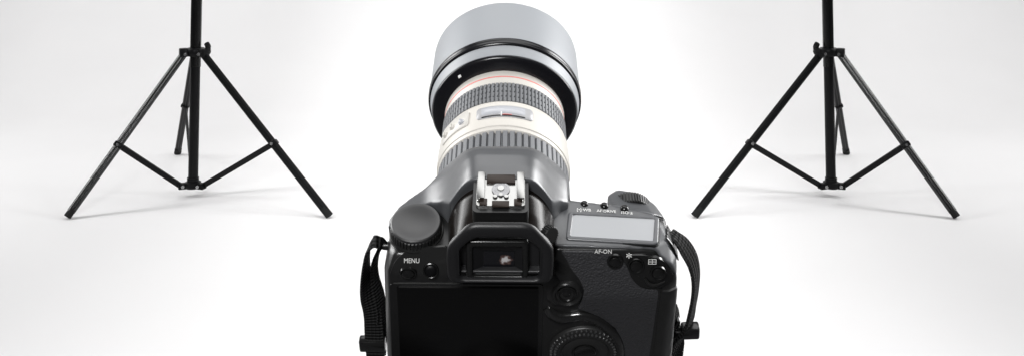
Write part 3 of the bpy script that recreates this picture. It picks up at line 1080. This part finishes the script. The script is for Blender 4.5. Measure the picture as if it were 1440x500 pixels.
lathe(bm, [(0.47, 0), (0.47, 0.04), (0.52, 0.045), (0.53, 0.03), (0.53, 0)], 'z', (0, 0, 0), 24)
finish('leg_collar', bm, STANDG, tp, scale=1)

# ------------------------------------------------------------------ light stands
def make_stand(s, label):
    """s = 1: the left one; s = -1: its mirror image on the right"""
    gx, gy = -0.991 * s, 2.87
    t = bpy.data.objects.new('light_stand', None)
    C.objects.link(t)
    t.location = (gx, gy, 0)
    tag(t, label, 'light stand', 'light stands')
    def V(x, y, z):
        return Vector((x * s, y, z))
    lean = 0.0195
    def ax(z):
        return V(lean * z, 0, z)
    # centre pole
    bm = bmesh.new()
    tube(bm, [ax(0.03), ax(0.46)], 0.0150, 24)
    finish('pole', bm, STANDG, t, scale=1)
    bm = bmesh.new()
    tube(bm, [ax(0.40), ax(1.15)], 0.0166, 24)
    tube(bm, [ax(1.15), ax(1.75)], 0.0125, 24)
    tube(bm, [ax(1.13), ax(1.17)], 0.021, 24)
    up = finish('upper_pole', bm, STANDM, t, scale=1)
    feet = {0: V(-0.283, -0.222, 0.006), 1: V(0.466, -0.212, 0.006), 2: V(-0.231, 0.509, 0.006)}
    cz = 0.446
    c0 = ax(cz)
    # collar with three lugs
    bm = bmesh.new()
    lathe(bm, [(-0.012, 0.017), (-0.012, 0.026), (-0.009, 0.028), (0.009, 0.028), (0.012, 0.026), (0.012, 0.017)], 'z', (0, 0, 0), 32, close=True)
    tops = {}
    for k in feet:
        d = feet[k].copy(); d.z = 0; d.normalize()
        if k < 2:
            d = Vector((math.copysign(0.88, d.x), -0.475, 0))
        ang = math.atan2(d.y, d.x)
        box(bm, d * 0.036, (0.024, 0.026, 0.026), 0.003, Matrix.Rotation(ang, 3, 'Z'))
        tops[k] = c0 + d * 0.037 + Vector((0, 0, -0.008))
    col = finish('leg_collar', bm, STANDG, t, scale=1)
    col.location = c0
    # locking knob, on the inner side
    bm = bmesh.new()
    tube(bm, [Vector((0.030 * s, 0.0, 0.0)), Vector((0.046 * s, -0.004, 0.002))], 0.006, 12)
    tube(bm, [Vector((0.042 * s, -0.008, -0.006)), Vector((0.040 * s, -0.004, 0.016)), Vector((0.034 * s, 0.0, 0.026))], [0.006, 0.009, 0.008], 12, smooth=3)
    finish('locking_knob', bm, STANDG, col, scale=1)
    hubz = 0.031
    h0 = ax(hubz)
    bm = bmesh.new()
    lathe(bm, [(-0.006, 0), (-0.006, 0.022), (-0.003, 0.024), (0.012, 0.024), (0.014, 0.018), (0.026, 0.018), (0.026, 0)], 'z', (0, 0, 0), 28)
    for k in feet:
        d = feet[k].copy(); d.z = 0; d.normalize()
        if k < 2:
            d = Vector((math.copysign(0.95, d.x), -0.31, 0))
        ang = math.atan2(d.y, d.x)
        box(bm, d * 0.030 + Vector((0, 0, 0.002)), (0.026, 0.022, 0.018), 0.003, Matrix.Rotation(ang, 3, 'Z'))
    hub = finish('lower_hub', bm, STANDG, t, scale=1)
    hub.location = h0
    frac = {0: 0.575, 1: 0.57, 2: 0.49}
    def screw(p, parent, r=0.0035, ln=0.004):
        b = bmesh.new()
        tube(b, [p, p + Vector((0, -ln, 0.0006))], r, 10)
        return finish('screw', b, STEEL, parent, scale=1)
    for k in (0, 1, 2):
        a, f = tops[k], feet[k]
        d = (f - a).normalized()
        side = d.cross(Vector((0, 1, 0))).normalized()
        out = side.cross(d).normalized()      # towards / away from the viewer
        if out.y > 0:
            out = -out
        # extruded channel leg: two round lobes with a groove between them
        b = bmesh.new()
        W, T = 0.0116, 0.0080
        prof = []
        NP = 40
        for q in range(NP):
            an = 2 * PI * q / NP
            x = W * math.cos(an)
            y = T * 1.15 * math.sin(an)
            y *= 1 - 0.30 * math.exp(-(x / 0.0026) ** 2)
            prof.append((x, y))
        rings = []
        for tt in (0, 0.5, 0.97):
            c = a.lerp(f, tt)
            rings.append([b.verts.new(c + side * x + out * y) for x, y in prof])
        for A, B in zip(rings, rings[1:]):
            for i in range(NP):
                j = (i + 1) % NP
                b.faces.new((A[i], A[j], B[j], B[i]))
        b.faces.new(rings[0]); b.faces.new(rings[-1])
        leg = finish('leg', b, STANDL if k == 0 else STANDG, t, scale=1, angle=50)
        b = bmesh.new()
        e = f + Vector((0, 0, 0.0))
        tube(b, [a.lerp(f, 0.955), e], [0.0125, 0.0130], 16, flat=0.8)
        finish('rubber_foot', b, FOOTM, leg, scale=1, angle=50)
        # brace from the hub to a clip on the leg
        m = a.lerp(f, frac[k])
        b = bmesh.new()
        box(b, (0, 0, 0), (0.026, 0.022, 0.016), 0.003, None)
        rot = Matrix((side, out, d)).transposed()
        bmesh.ops.rotate(b, matrix=rot, verts=b.verts)
        bmesh.ops.translate(b, vec=m, verts=b.verts)
        finish('brace_clip', b, STANDG, leg, scale=1)
        hd = (m - h0); hd.z = 0; hd.normalize()
        if k < 2:
            hd = Vector((math.copysign(0.95, hd.x), -0.31, 0))
        hs = h0 + hd * 0.036 + Vector((0, 0, 0.003))
        b = bmesh.new()
        bd = (m - hs).normalized()
        upv = bd.cross(Vector((0, 1, 0))).normalized()
        th = 0.0082 if k < 2 else 0.0035
        for A in (0,):
            pts = []
            o2 = upv.cross(bd).normalized()
            q = [(-1, -1), (1, -1), (1, 1), (-1, 1)]
            r0 = [b.verts.new(hs + upv * th * x + o2 * 0.003 * y) for x, y in q]
            r1 = [b.verts.new(m + upv * th * x + o2 * 0.003 * y) for x, y in q]
            for i in range(4):
                j = (i + 1) % 4
                b.faces.new((r0[i], r0[j], r1[j], r1[i]))
            b.faces.new(r0[::-1]); b.faces.new(r1)
        bevel_edges(b, 0.001, 1)
        finish('brace', b, STANDG, t, scale=1)
        if k < 2:
            screw(m + out * 0.012, leg, 0.0046)
            screw(tops[k] + Vector((-math.copysign(0.012, hd.x), -0.012, 0.004)), col and t, 0.0052)
            screw(hs + Vector((-math.copysign(0.012, hd.x), -0.012, 0.0)), t, 0.0052)
    return t
make_stand(1, 'left of the two light stands, its locking knob right of the pole')
make_stand(-1, 'right of the two light stands, its locking knob left of the pole')
